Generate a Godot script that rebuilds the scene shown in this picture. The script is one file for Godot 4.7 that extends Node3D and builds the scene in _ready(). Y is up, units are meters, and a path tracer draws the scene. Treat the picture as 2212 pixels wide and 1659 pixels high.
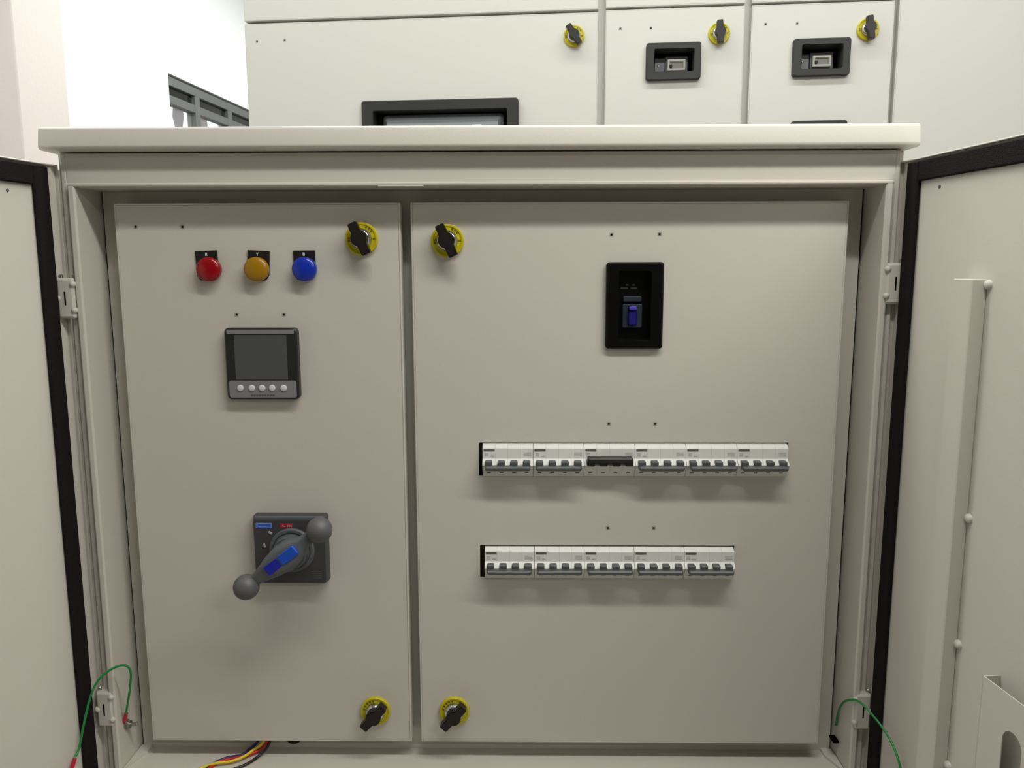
extends Node3D
# An open floor cabinet with two inner doors of breakers and instruments, in front of a tall switchboard.
# Heights inside the builders count from the camera's eye level; flush() adds EYE to them.

const EYE := 1.45
const TURN := 5.0                     # degrees the room and the switchboard are turned against the cabinet

const TINY := ["printed_text", "printed_lines", "ring_mark", "terminal_mark", "position_mark"]   # print too small to pick apart

var M := {}
var st: SurfaceTool
var buf := PackedVector3Array()
var X := Transform3D(Basis(), Vector3(0, EYE, 0))   # frame of the thing being built
var T := Transform3D()                              # frame of the piece being built
var used := {}


func _ready() -> void:
	set_camera()
	set_sky()
	materials()
	room()
	ceiling_lights()
	switchboard()
	cabinet()
	lamps()
	meter()
	rotary_switch()
	cabinet_breaker()
	miniature_breakers()
	wires()


# ---------------------------------------------------------------- camera, sky, exposure
func set_camera() -> void:
	var cam := Camera3D.new()
	cam.name = "camera"
	cam.fov = rad_to_deg(2.0 * atan(1659.0 / 2.0 / 1720.0))
	cam.position = Vector3(0, EYE, 1.1057)
	cam.rotation = Vector3(-0.1464, 0.0135, -0.0024)
	cam.near = 0.02
	cam.far = 100.0
	cam.current = true
	add_child(cam)


func set_sky() -> void:
	var sky := Sky.new()
	var sm := ProceduralSkyMaterial.new()
	sm.sky_top_color = Color(0.82, 0.88, 0.95)
	sm.sky_horizon_color = Color(0.96, 0.97, 1.0)
	sm.ground_bottom_color = Color(0.55, 0.52, 0.48)
	sm.ground_horizon_color = Color(0.85, 0.84, 0.82)
	sky.sky_material = sm
	var e := Environment.new()
	e.background_mode = Environment.BG_SKY
	e.sky = sky
	e.background_energy_multiplier = 1.6
	e.tonemap_mode = Environment.TONE_MAPPER_LINEAR
	e.tonemap_exposure = 1.0
	e.sdfgi_enabled = true
	e.ssao_enabled = true
	e.ssil_enabled = true
	var w := WorldEnvironment.new()
	w.name = "world_environment"
	w.environment = e
	add_child(w)


const LIGHTS := [
	# name, place along the room (s, y, k), turned along the depth, length, energy
	["over the front of the open cabinet", 0.68, 1.15, -0.40, false, 1.8, 2.75],
	["behind the camera", 2.20, 1.40, 1.40, false, 1.5, 2.7],
	["between the cabinet and the switchboard", -0.10, 1.50, -1.15, false, 2.6, 2.5],
	["near the left wall behind the switchboard", -0.9, 1.75, -3.70, true, 3.0, 7.0],
	["beside the column at the left wall", -1.45, 1.90, -1.30, true, 1.2, 1.2],
]


# ---------------------------------------------------------------- materials
func grain(freq: float, seed_: int, strength: float) -> NoiseTexture2D:
	var n := FastNoiseLite.new()
	n.seed = seed_
	n.frequency = freq
	n.fractal_octaves = 3
	var t := NoiseTexture2D.new()
	t.width = 256
	t.height = 256
	t.seamless = true
	t.noise = n
	t.as_normal_map = true
	t.bump_strength = strength
	return t


func mat(called: String, c: Color, rough := 0.5, metal := 0.0, spec := 0.5) -> StandardMaterial3D:
	var m := StandardMaterial3D.new()
	m.resource_name = called
	m.albedo_color = c
	m.roughness = rough
	m.metallic = metal
	m.metallic_specular = spec
	M[called] = m
	return m


func relief(m: StandardMaterial3D, t: Texture2D, size: float, s: float) -> void:
	m.normal_enabled = true
	m.normal_texture = t
	m.normal_scale = s
	m.uv1_triplanar = true
	m.uv1_scale = Vector3.ONE / size


func materials() -> void:
	var peel := grain(0.09, 3, 6.0)
	var rough := grain(0.05, 7, 10.0)
	relief(mat("powder", Color(0.80, 0.782, 0.738), 0.42, 0.0, 0.5), peel, 0.05, 0.05)
	relief(mat("panel", Color(0.82, 0.817, 0.785), 0.45, 0.0, 0.5), peel, 0.05, 0.05)
	relief(mat("gasket", Color(0.105, 0.085, 0.085), 0.92, 0.0, 0.3), rough, 0.03, 0.6)
	mat("yellow", Color(0.76, 0.71, 0.06), 0.38)
	mat("mark", Color(0.40, 0.36, 0.06), 0.6)
	mat("chrome", Color(0.80, 0.80, 0.81), 0.18, 1.0)
	mat("zinc", Color(0.68, 0.68, 0.66), 0.35, 1.0)
	mat("knob", Color(0.085, 0.055, 0.05), 0.42)
	mat("black", Color(0.03, 0.03, 0.03), 0.35, 0.0, 0.3)
	mat("void", Color(0.02, 0.02, 0.02), 0.9, 0.0, 0.1)
	mat("charcoal", Color(0.155, 0.155, 0.15), 0.55)
	mat("device", Color(0.50, 0.51, 0.52), 0.4)
	mat("device_light", Color(0.58, 0.60, 0.62), 0.35)
	mat("clear_frame", Color(0.88, 0.88, 0.84), 0.3)
	mat("clear_recess", Color(0.60, 0.60, 0.56), 0.4)
	mat("red", Color(0.58, 0.0, 0.06), 0.22)
	mat("amber", Color(0.63, 0.46, 0.0), 0.26)
	mat("blue", Color(0.06, 0.19, 0.66), 0.22)
	mat("legend", Color(0.06, 0.035, 0.03), 0.5)
	mat("white", Color(0.93, 0.93, 0.92), 0.45)
	mat("meter_frame", Color(0.10, 0.10, 0.085), 0.4)
	mat("meter_grey", Color(0.50, 0.50, 0.51), 0.45)
	mat("lcd", Color(0.32, 0.325, 0.32), 0.28)
	mat("lcd_side", Color(0.15, 0.15, 0.145), 0.3)
	mat("button", Color(0.83, 0.83, 0.86), 0.4)
	mat("smudge", Color(0.33, 0.33, 0.34), 0.6)
	mat("rotary_plate", Color(0.24, 0.24, 0.25), 0.42)
	mat("rotary_grey", Color(0.345, 0.36, 0.375), 0.5)
	mat("rotary_ball", Color(0.345, 0.34, 0.345), 0.5)
	mat("insert_light", Color(0.05, 0.30, 0.74), 0.4)
	mat("insert_dark", Color(0.03, 0.12, 0.64), 0.4)
	mat("badge_blue", Color(0.15, 0.32, 0.75), 0.45)
	mat("badge_pale", Color(0.42, 0.52, 0.80), 0.45)
	mat("badge_red", Color(0.70, 0.07, 0.18), 0.45)
	mat("pale_mark", Color(0.62, 0.63, 0.62), 0.5)
	mat("toggle_blue", Color(0.06, 0.05, 0.42), 0.4)
	mat("toggle_violet", Color(0.29, 0.24, 0.70), 0.4)
	mat("toggle_body", Color(0.16, 0.19, 0.23), 0.4)
	mat("breaker", Color(0.88, 0.88, 0.855), 0.42)
	mat("handle_grey", Color(0.315, 0.33, 0.33), 0.45)
	mat("handle_black", Color(0.13, 0.13, 0.125), 0.45)
	mat("tag", Color(0.37, 0.37, 0.33), 0.5)
	mat("print", Color(0.75, 0.75, 0.73), 0.5)
	mat("green", Color(0.03, 0.53, 0.24), 0.4)
	mat("sleeve", Color(0.74, 0.05, 0.20), 0.4)
	mat("wire_red", Color(0.80, 0.10, 0.08), 0.45)
	mat("wire_yellow", Color(0.90, 0.80, 0.13), 0.45)
	mat("wire_blue", Color(0.16, 0.13, 0.40), 0.45)
	mat("wire_black", Color(0.09, 0.06, 0.08), 0.45)
	relief(mat("plaster", Color(0.965, 0.97, 0.97), 0.9, 0.0, 0.2), rough, 0.25, 0.03)
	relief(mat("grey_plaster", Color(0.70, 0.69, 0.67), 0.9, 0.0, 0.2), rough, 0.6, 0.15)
	relief(mat("column_plaster", Color(0.875, 0.835, 0.815), 0.85, 0.0, 0.2), rough, 0.25, 0.03)
	relief(mat("concrete", Color(0.62, 0.60, 0.57), 0.75, 0.0, 0.4), rough, 0.8, 0.25)
	mat("aluminium", Color(0.46, 0.47, 0.46), 0.45, 0.3)
	mat("dark_glass", Color(0.10, 0.095, 0.085), 0.15)
	var g := mat("glass", Color(1, 1, 1, 0.06), 0.03)
	g.transparency = BaseMaterial3D.TRANSPARENCY_ALPHA
	mat("far_wall", Color(0.82, 0.76, 0.74), 0.9)
	mat("far_dark", Color(0.25, 0.22, 0.21), 0.9)
	mat("far_grey", Color(0.52, 0.48, 0.47), 0.9)
	mat("lamp_body", Color(0.90, 0.90, 0.89), 0.5)
	var tube_glow := mat("lamp_tube", Color(0.95, 0.95, 0.95), 0.5)
	tube_glow.emission_enabled = true
	tube_glow.emission = Color(1.0, 0.99, 0.96)
	tube_glow.emission_energy_multiplier = 2.0


# ---------------------------------------------------------------- scene-tree helpers
func numbered(called: String) -> String:
	if not used.has(called):
		used[called] = 0
		return called
	used[called] += 1
	return "%s_%03d" % [called, used[called]]


func tag(o: Node3D, label: String, category: String, group := "") -> Node3D:
	o.set_meta("label", label)
	o.set_meta("category", category)
	if group:
		o.set_meta("group", group)
	return o


func thing(called: String, label: String, category: String, at: Vector3, group := "") -> Node3D:
	var o := Node3D.new()
	o.name = numbered(called)
	add_child(o)
	o.position = at
	return tag(o, label, category, group)


func where(o: Node) -> Vector3:
	var p := Vector3.ZERO
	while o is Node3D and o != self:
		p += (o as Node3D).position
		o = o.get_parent()
	return p


func begin() -> void:
	st = SurfaceTool.new()
	st.begin(Mesh.PRIMITIVE_TRIANGLES)
	T = Transform3D()


func obj(called: String, material: String, parent: Node3D, label := "") -> MeshInstance3D:
	st.set_material(M[material])
	var mi := MeshInstance3D.new()
	mi.mesh = st.commit()
	mi.name = numbered(called) if parent == self else called
	parent.add_child(mi, true)
	mi.position = -where(parent)
	if called in TINY:
		mi.set_meta("kind", "stuff")
	if label:
		mi.set_meta("label", label)
	return mi


func struct(called: String, material: String) -> MeshInstance3D:
	var o := obj(called, material, self)
	o.set_meta("kind", "structure")
	return o


# ---------------------------------------------------------------- shape helpers (each closed solid is flushed on its own)
func flush(smooth := 0.0) -> void:
	var n := buf.size() / 3
	var volume := 0.0
	for i in n:
		volume += buf[i * 3].dot(buf[i * 3 + 1].cross(buf[i * 3 + 2]))
	if volume < 0.0:
		for i in n:
			var k := buf[i * 3 + 1]
			buf[i * 3 + 1] = buf[i * 3 + 2]
			buf[i * 3 + 2] = k
	var face := PackedVector3Array()
	for i in n:
		face.append((buf[i * 3 + 1] - buf[i * 3]).cross(buf[i * 3 + 2] - buf[i * 3]))
	var near := {}
	var limit := cos(deg_to_rad(smooth))
	if smooth > 0.0:
		for i in n * 3:
			var key := Vector3i((buf[i] * 200000.0).round())
			if not near.has(key):
				near[key] = []
			near[key].append(i / 3)
	for i in n:
		if face[i].length_squared() < 1e-22:
			continue
		var fn := face[i].normalized()
		for j in [0, 2, 1]:
			var v: Vector3 = buf[i * 3 + j]
			var nn := fn
			if smooth > 0.0:
				nn = Vector3.ZERO
				for k in near[Vector3i((v * 200000.0).round())]:
					if face[k].length_squared() > 1e-22 and face[k].normalized().dot(fn) > limit:
						nn += face[k]
				nn = nn.normalized()
			st.set_normal((X.basis * (T.basis * nn)).normalized())
			st.add_vertex(X * (T * v))
	buf.clear()


func tri(a: Vector3, b: Vector3, c: Vector3) -> void:
	buf.append(a)
	buf.append(b)
	buf.append(c)


func quad(a: Vector3, b: Vector3, c: Vector3, d: Vector3) -> void:
	tri(a, b, c)
	tri(a, c, d)


func loft(loops: Array, cap := true, ring := false) -> void:
	var m: int = loops[0].size()
	for i in loops.size() - (0 if ring else 1):
		var a: PackedVector3Array = loops[i]
		var b: PackedVector3Array = loops[(i + 1) % loops.size()]
		for j in m:
			quad(a[j], a[(j + 1) % m], b[(j + 1) % m], b[j])
	if cap and not ring:
		for side in 2:
			var l: PackedVector3Array = loops[0] if side == 0 else loops[-1]
			var c := Vector3.ZERO
			for v in l:
				c += v / m
			for j in m:
				if side == 0:
					tri(c, l[(j + 1) % m], l[j])
				else:
					tri(c, l[j], l[(j + 1) % m])


func slab(c: Vector3, s: Vector3, r := 0.0008) -> void:       # chamfered box
	var h := s / 2.0
	r = minf(r, minf(h.x, minf(h.y, h.z)) * 0.6)
	var p := func(x: float, y: float, z: float, k: int) -> Vector3:
		var q := Vector3(x * (h.x - r), y * (h.y - r), z * (h.z - r))
		q[k] = [x, y, z][k] * h[k]
		return c + q
	var s2 := [[-1.0, -1.0], [1.0, -1.0], [1.0, 1.0], [-1.0, 1.0]]
	for k in 3:
		var u := (k + 1) % 3
		var w := (k + 2) % 3
		for sg in [-1.0, 1.0]:
			var q := []
			for e in s2:
				var d := [0.0, 0.0, 0.0]
				d[k] = sg
				d[u] = e[0]
				d[w] = e[1]
				q.append(p.call(d[0], d[1], d[2], k))
			if sg > 0:
				quad(q[0], q[1], q[2], q[3])
			else:
				quad(q[3], q[2], q[1], q[0])
		for e in s2:                                                   # the four edges along axis k
			var lo := [0.0, 0.0, 0.0]
			lo[u] = e[0]
			lo[w] = e[1]
			var hi := lo.duplicate()
			lo[k] = -1.0
			hi[k] = 1.0
			var a = p.call(lo[0], lo[1], lo[2], u)
			var b = p.call(hi[0], hi[1], hi[2], u)
			var cc = p.call(hi[0], hi[1], hi[2], w)
			var d2 = p.call(lo[0], lo[1], lo[2], w)
			if e[0] * e[1] > 0:
				quad(a, d2, cc, b)
			else:
				quad(a, b, cc, d2)
	for x in [-1.0, 1.0]:
		for y in [-1.0, 1.0]:
			for z in [-1.0, 1.0]:
				var a = p.call(x, y, z, 0)
				var b = p.call(x, y, z, 1)
				var cc = p.call(x, y, z, 2)
				if x * y * z > 0:
					tri(a, b, cc)
				else:
					tri(a, cc, b)
	flush()


func bar(x0: float, x1: float, y0: float, y1: float, z0: float, z1: float, r := 0.0008) -> void:
	slab(Vector3(x0 + x1, y0 + y1, z0 + z1) / 2.0, Vector3(absf(x1 - x0), absf(y1 - y0), absf(z1 - z0)), r)


func rounded(cx: float, cy: float, w: float, h: float, r: float, z: float, n := 5) -> PackedVector3Array:
	var out := PackedVector3Array()
	for q in 4:
		var sx: float = [1, -1, -1, 1][q]
		var sy: float = [1, 1, -1, -1][q]
		for i in n + 1:
			var a := PI / 2 * (q + float(i) / n)
			out.append(Vector3(cx + sx * (w / 2 - r) + cos(a) * r, cy + sy * (h / 2 - r) + sin(a) * r, z))
	return out


func pad(cx: float, cy: float, w: float, h: float, r: float, z0: float, z1: float, ch := 0.001, smooth := 30.0) -> void:
	loft([rounded(cx, cy, w, h, r, z0), rounded(cx, cy, w, h, r, z1 - ch), rounded(cx, cy, w - 2 * ch, h - 2 * ch, maxf(r - ch, 0.0001), z1)])
	flush(smooth)


func ring_frame(cx: float, cy: float, w: float, h: float, r: float, ix: float, iy: float, iw: float, ih: float, ir: float, z0: float, z1: float, deep: float, ch := 0.0015) -> void:
	loft([rounded(cx, cy, w, h, r, z0), rounded(cx, cy, w, h, r, z1 - ch), rounded(cx, cy, w - 2 * ch, h - 2 * ch, r, z1),
		rounded(ix, iy, iw, ih, ir, z1), rounded(ix, iy, iw - 0.002, ih - 0.002, ir, z1 - 0.002), rounded(ix, iy, iw - 0.003, ih - 0.003, ir, deep),
		rounded(ix, iy, iw + 0.003, ih + 0.003, ir, deep), rounded(ix, iy, iw + 0.003, ih + 0.003, ir, z0)], false, true)
	flush(25.0)


func circle(r: float, z: float, n := 28) -> PackedVector3Array:
	var out := PackedVector3Array()
	for i in n:
		out.append(Vector3(cos(TAU * i / n) * r, sin(TAU * i / n) * r, z))
	return out


func lathe(profile: Array, n := 28, smooth := 35.0) -> void:  # [radius, height] pairs turned about the piece's own z
	var loops := []
	for q in profile:
		loops.append(circle(maxf(q[0], 0.00002), q[1], n))
	loft(loops)
	flush(smooth)


func prism(pts: PackedVector2Array, z0: float, z1: float, smooth := 0.0) -> void:
	var idx := Geometry2D.triangulate_polygon(pts)
	for i in range(0, idx.size(), 3):
		var a := pts[idx[i]]
		var b := pts[idx[i + 1]]
		var c := pts[idx[i + 2]]
		if (b - a).cross(c - a) < 0:
			var k := b
			b = c
			c = k
		tri(Vector3(a.x, a.y, z1), Vector3(b.x, b.y, z1), Vector3(c.x, c.y, z1))
		tri(Vector3(a.x, a.y, z0), Vector3(c.x, c.y, z0), Vector3(b.x, b.y, z0))
	var area := 0.0
	for i in pts.size():
		area += pts[i].cross(pts[(i + 1) % pts.size()])
	for i in pts.size():
		var a := pts[i]
		var b := pts[(i + 1) % pts.size()]
		if area < 0:
			var k := a
			a = b
			b = k
		quad(Vector3(a.x, a.y, z0), Vector3(b.x, b.y, z0), Vector3(b.x, b.y, z1), Vector3(a.x, a.y, z1))
	flush(smooth)


func plate(x0: float, y0: float, x1: float, y1: float, z0: float, z1: float, rects := [], rounds := []) -> void:  # a sheet with rectangular and round cut-outs
	var xs := [x0, x1]
	var ys := [y0, y1]
	for r in rects:
		xs.append_array([r[0], r[2]])
		ys.append_array([r[1], r[3]])
	for r in rounds:
		xs.append_array([r[0] - r[2] * 1.7, r[0] + r[2] * 1.7])
		ys.append_array([r[1] - r[2] * 1.7, r[1] + r[2] * 1.7])
	xs.sort()
	ys.sort()
	var state := func(i: int, j: int) -> int:                          # -1 empty, 0 full, k + 1 round hole k
		if i < 0 or j < 0 or i >= xs.size() - 1 or j >= ys.size() - 1:
			return -1
		var c := Vector2(xs[i] + xs[i + 1], ys[j] + ys[j + 1]) / 2.0
		for r in rects:
			if c.x > r[0] and c.x < r[2] and c.y > r[1] and c.y < r[3]:
				return -1
		for k in rounds.size():
			if absf(c.x - rounds[k][0]) < rounds[k][2] * 1.7 and absf(c.y - rounds[k][1]) < rounds[k][2] * 1.7:
				return k + 1
		return 0
	for i in xs.size() - 1:
		for j in ys.size() - 1:
			var a := Vector2(xs[i], ys[j])
			var b := Vector2(xs[i + 1], ys[j + 1])
			if b.x - a.x < 1e-7 or b.y - a.y < 1e-7:
				continue
			var s: int = state.call(i, j)
			if s < 0:
				continue
			if s == 0:
				quad(Vector3(a.x, a.y, z1), Vector3(b.x, a.y, z1), Vector3(b.x, b.y, z1), Vector3(a.x, b.y, z1))
				quad(Vector3(a.x, b.y, z0), Vector3(b.x, b.y, z0), Vector3(b.x, a.y, z0), Vector3(a.x, a.y, z0))
			else:
				var o := Vector2(rounds[s - 1][0], rounds[s - 1][1])
				var q: float = rounds[s - 1][2]
				for k in 16:
					var e0 := Vector2.from_angle(TAU * k / 16)
					var e1 := Vector2.from_angle(TAU * (k + 1) / 16)
					var p0 := o + e0 * q
					var p1 := o + e1 * q
					var m0 := o + e0 / maxf(absf(e0.x), absf(e0.y)) * q * 1.7
					var m1 := o + e1 / maxf(absf(e1.x), absf(e1.y)) * q * 1.7
					quad(Vector3(p0.x, p0.y, z1), Vector3(m0.x, m0.y, z1), Vector3(m1.x, m1.y, z1), Vector3(p1.x, p1.y, z1))
					quad(Vector3(p1.x, p1.y, z0), Vector3(m1.x, m1.y, z0), Vector3(m0.x, m0.y, z0), Vector3(p0.x, p0.y, z0))
					quad(Vector3(p0.x, p0.y, z0), Vector3(p0.x, p0.y, z1), Vector3(p1.x, p1.y, z1), Vector3(p1.x, p1.y, z0))
			if state.call(i - 1, j) < 0:
				quad(Vector3(a.x, a.y, z0), Vector3(a.x, a.y, z1), Vector3(a.x, b.y, z1), Vector3(a.x, b.y, z0))
			if state.call(i + 1, j) < 0:
				quad(Vector3(b.x, b.y, z0), Vector3(b.x, b.y, z1), Vector3(b.x, a.y, z1), Vector3(b.x, a.y, z0))
			if state.call(i, j - 1) < 0:
				quad(Vector3(b.x, a.y, z0), Vector3(b.x, a.y, z1), Vector3(a.x, a.y, z1), Vector3(a.x, a.y, z0))
			if state.call(i, j + 1) < 0:
				quad(Vector3(a.x, b.y, z0), Vector3(a.x, b.y, z1), Vector3(b.x, b.y, z1), Vector3(b.x, b.y, z0))
	flush()


func tube(pts: Array, r: float, n := 10, steps := 6) -> void:
	var line := PackedVector3Array()
	for i in pts.size() - 1:
		var p0: Vector3 = pts[maxi(i - 1, 0)]
		var p1: Vector3 = pts[i]
		var p2: Vector3 = pts[i + 1]
		var p3: Vector3 = pts[mini(i + 2, pts.size() - 1)]
		for k in steps:
			line.append(p1.cubic_interpolate(p2, p0, p3, float(k) / steps))
	line.append(pts[-1])
	var side := Vector3(0.31, 0.17, 0.93)
	var loops := []
	for i in line.size():
		var d := (line[mini(i + 1, line.size() - 1)] - line[maxi(i - 1, 0)]).normalized()
		side = (side - d * side.dot(d)).normalized()
		var up := d.cross(side)
		var l := PackedVector3Array()
		for k in n:
			l.append(line[i] + (side * cos(TAU * k / n) + up * sin(TAU * k / n)) * r)
		loops.append(l)
	loft(loops)
	flush(60.0)


func spin(cx: float, cy: float, z := 0.0, degrees := 0.0) -> void:    # the piece's frame: centred at a point of the face, turned in it
	T = Transform3D(Basis(Vector3(0, 0, 1), deg_to_rad(degrees)), Vector3(cx, cy, z))


# ---------------------------------------------------------------- the room
func turned(origin: Vector3) -> Transform3D:
	return Transform3D(Basis(Vector3.UP, -deg_to_rad(TURN)), origin + Vector3(0, EYE, 0))


func wall_frame() -> Transform3D:                                    # x into the depth, y up, z into the room, on the face of the left wall
	var r := turned(Vector3(0, 0, 1.1057))
	return Transform3D(Basis(-r.basis.z, Vector3.UP, r.basis.x), r.origin - r.basis.x * 2.0)


func room() -> void:
	var home := X
	var base := turned(Vector3(0, 0, 1.1057))
	X = base
	begin()
	bar(-2.4, 5.3, -1.65, -EYE, -6.9, 6.3)
	struct("floor", "concrete")
	begin()
	bar(-2.4, 5.3, 2.35, 2.55, -6.9, 6.3)
	struct("ceiling", "plaster")
	begin()
	bar(-2.4, 5.3, -EYE, 2.35, -6.9, -6.6)
	struct("wall_back", "plaster")
	begin()
	bar(-2.4, 5.3, -EYE, 2.35, 6.0, 6.3)
	struct("wall_front", "grey_plaster")
	begin()
	bar(5.0, 5.3, -EYE, 2.35, -6.6, 6.0)
	struct("wall_right", "grey_plaster")
	X = wall_frame()
	begin()
	plate(-6.0, -EYE, 6.6, 2.35, -0.25, 0.0, [[3.735, -0.25, 5.45, 0.905]])
	struct("wall_left", "plaster")
	begin()
	bar(2.545, 2.80, -EYE, 2.35, 0.0, 0.12, 0.004)
	struct("column", "column_plaster")
	# the window: aluminium frame, dark transom lights above, clear panes below
	var w := Node3D.new()
	w.name = "window_1"
	w.set_meta("kind", "structure")
	add_child(w)
	w.position = X * Vector3(4.6, -0.25, -0.1)
	var f0 := -0.055
	var f1 := -0.012
	begin()
	for y in [[0.856, 0.905], [0.772, 0.812], [-0.25, -0.21]]:
		bar(3.735, 5.45, y[0], y[1], f0, f1, 0.002)
	bar(3.735, 3.755, -0.21, 0.856, f0, f1, 0.002)
	bar(5.42, 5.45, -0.21, 0.856, f0, f1, 0.002)
	obj("window_frame", "aluminium", w)
	var posts := [4.03, 4.40, 4.77, 5.12]
	for s in posts:
		begin()
		bar(s - 0.024, s + 0.024, -0.21, 0.856, f0 - 0.003, f1 + 0.003, 0.002)
		obj("mullion", "aluminium", w)
	for k in 5:
		var e0: float = 3.755 if k == 0 else posts[k - 1] + 0.024
		var e1: float = 5.42 if k == 4 else posts[k] - 0.024
		begin()
		bar(e0, e1, 0.812, 0.856, -0.037, -0.030, 0.0)
		obj("transom_pane", "dark_glass", w)
		begin()
		bar(e0, e1, -0.21, 0.772, -0.036, -0.031, 0.0)
		obj("pane", "glass", w)
	# what is seen through it: the balustrade of the next building's terrace and the wall beside it
	var far := thing("neighbouring_terrace", "pale terrace with vase-shaped balusters seen through the window on the left", "terrace", X * Vector3(7.2, -EYE, -1.6))
	begin()
	bar(5.6, 11.0, -EYE, 1.10, -2.2, -1.40, 0.0)
	bar(7.85, 11.0, 1.10, 3.2, -1.72, -1.62, 0.0)
	obj("wall", "far_wall", far)
	begin()
	bar(5.6, 7.85, 1.50, 1.58, -1.56, -1.44, 0.004)
	obj("handrail", "far_wall", far)
	for k in 5:
		begin()
		T = Transform3D(Basis(Vector3.RIGHT, -PI / 2), Vector3(5.82 + k * 0.42, 1.10, -1.50))
		lathe([[0.045, 0.0], [0.045, 0.03], [0.028, 0.06], [0.046, 0.16], [0.036, 0.24], [0.018, 0.31], [0.040, 0.37], [0.040, 0.401]], 16, 50.0)
		obj("baluster", "far_grey", far)
	X = home


func ceiling_lights() -> void:
	var home := X
	var base := turned(Vector3(0, 0, 1.1057))
	for d in LIGHTS:
		var at: Vector3 = base * Vector3(d[1], d[2], d[3])
		X = Transform3D(base.basis * (Basis(Vector3.UP, PI / 2) if d[4] else Basis()), at)
		var t := thing("ceiling_light", "white batten lamp with one glowing tube hung %s" % d[0], "lamp", at, "batten lamps under the ceiling")
		var half: float = d[5] / 2.0
		begin()
		bar(-half - 0.02, half + 0.02, 0.02, 0.07, -0.035, 0.035, 0.004)
		for s in [-1, 1]:
			bar(s * half - 0.012 + s * 0.008, s * half + 0.012 + s * 0.008, -0.022, 0.025, -0.018, 0.018, 0.003)
		obj("housing", "lamp_body", t)
		for s in [-1, 1]:
			begin()
			bar(s * half * 0.7 - 0.004, s * half * 0.7 + 0.004, 0.07, 2.35 - d[2], -0.004, 0.004, 0.001)
			obj("hanger", "zinc", t)
		begin()
		T = Transform3D(Basis(Vector3.UP, PI / 2), Vector3.ZERO)
		lathe([[0.013, -half], [0.013, half]], 16)
		obj("tube_lamp", "lamp_tube", t)
		var a := AreaLight3D.new()
		a.name = "light"
		t.add_child(a)
		a.basis = X.basis * Basis(Vector3.RIGHT, -PI / 2)
		a.position = Vector3(0, -0.03, 0)
		a.area_size = Vector2(d[5], 0.06)
		a.light_color = Color(1.0, 0.995, 0.975) if d[3] > -1.0 else Color(0.99, 1.0, 0.985)
		a.light_energy = d[6]
		a.area_range = 12.0
		a.area_attenuation = 2.0
		a.shadow_enabled = true
	X = home


# ---------------------------------------------------------------- quarter-turn latch: ring, chrome barrel and black wing knob, all pieces of one door
func latch(door: Node3D, cx: float, cy: float, turn: float) -> void:
	begin()
	spin(cx, cy)
	loft([circle(0.0225, 0.0), circle(0.0225, 0.004), circle(0.0215, 0.0055), circle(0.0195, 0.0055), circle(0.019, 0.0046), circle(0.0135, 0.0046), circle(0.0135, 0.0)], false, true)
	flush(30.0)
	obj("latch_ring", "yellow", door, "yellow latch ring")
	begin()
	for a in ([38.0, 52.0, 66.0, 0.0, 178.0, 190.0] if turn > 0 else [100.0, 116.0, 132.0, 150.0, 166.0, 60.0]):
		spin(cx, cy, 0.0, a)
		slab(Vector3(0.0170, 0, 0.0047), Vector3(0.003, 0.0026, 0.0005), 0.0001)
	obj("ring_mark", "mark", door)
	begin()
	spin(cx, cy)
	lathe([[0.0145, 0.001], [0.0145, 0.006], [0.0140, 0.009], [0.0125, 0.0118], [0.0100, 0.0136], [0.006, 0.0142]], 32, 60.0)
	obj("latch_barrel", "chrome", door, "chrome barrel")
	begin()
	spin(cx, cy, 0.0, turn)
	var half := PackedVector2Array()
	for i in 9:
		var a := deg_to_rad(-54.0 + i * 13.5)
		half.append(Vector2(cos(a), sin(a)) * 0.0110)
	var outline := PackedVector2Array([Vector2(-0.0054, -0.0232), Vector2(0.0054, -0.0232), Vector2(0.0061, -0.0222)])
	outline.append_array(half)
	outline.append_array(PackedVector2Array([Vector2(0.0061, 0.0212), Vector2(0.0050, 0.0224), Vector2(-0.0050, 0.0224), Vector2(-0.0061, 0.0212)]))
	for i in 9:
		outline.append(Vector2(-half[8 - i].x, half[8 - i].y))
	outline.append(Vector2(-0.0061, -0.0222))
	prism(outline, 0.0125, 0.0235, 30.0)
	var inner := Geometry2D.offset_polygon(outline, -0.0012)
	prism(inner[0], 0.0234, 0.0246, 30.0)
	obj("latch_knob", "knob", door, "black wing knob")


# ---------------------------------------------------------------- the switchboard behind
func bezel(door: Node3D, x0: float, x1: float, y0: float, y1: float, ix0: float, ix1: float, iy0: float, iy1: float) -> void:
	begin()
	ring_frame((x0 + x1) / 2, (y0 + y1) / 2, x1 - x0, y1 - y0, 0.006, (ix0 + ix1) / 2, (iy0 + iy1) / 2, ix1 - ix0, iy1 - iy0, 0.003, 0.0, 0.011, -0.0255)
	obj("bezel", "charcoal", door, "dark grey plastic bezel")


func board_door(root: Node3D, x0: float, x1: float, y0: float, y1: float, cuts := [], holes := [], what := "compartment_door") -> MeshInstance3D:
	begin()
	var e := 0.0022                                                    # folded edge
	plate(x0 + e, y0 + e, x1 - e, y1 - e, -0.002, 0.0, cuts, holes)
	for k in 4:
		var q: Array = [[x0, x0 + e, y0, y1], [x1 - e, x1, y0, y1], [x0 + e, x1 - e, y0, y0 + e], [x0 + e, x1 - e, y1 - e, y1]][k]
		bar(q[0], q[1], q[2], q[3], -0.018, 0.0, 0.0011)
	return obj(what, "panel", root)


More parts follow.
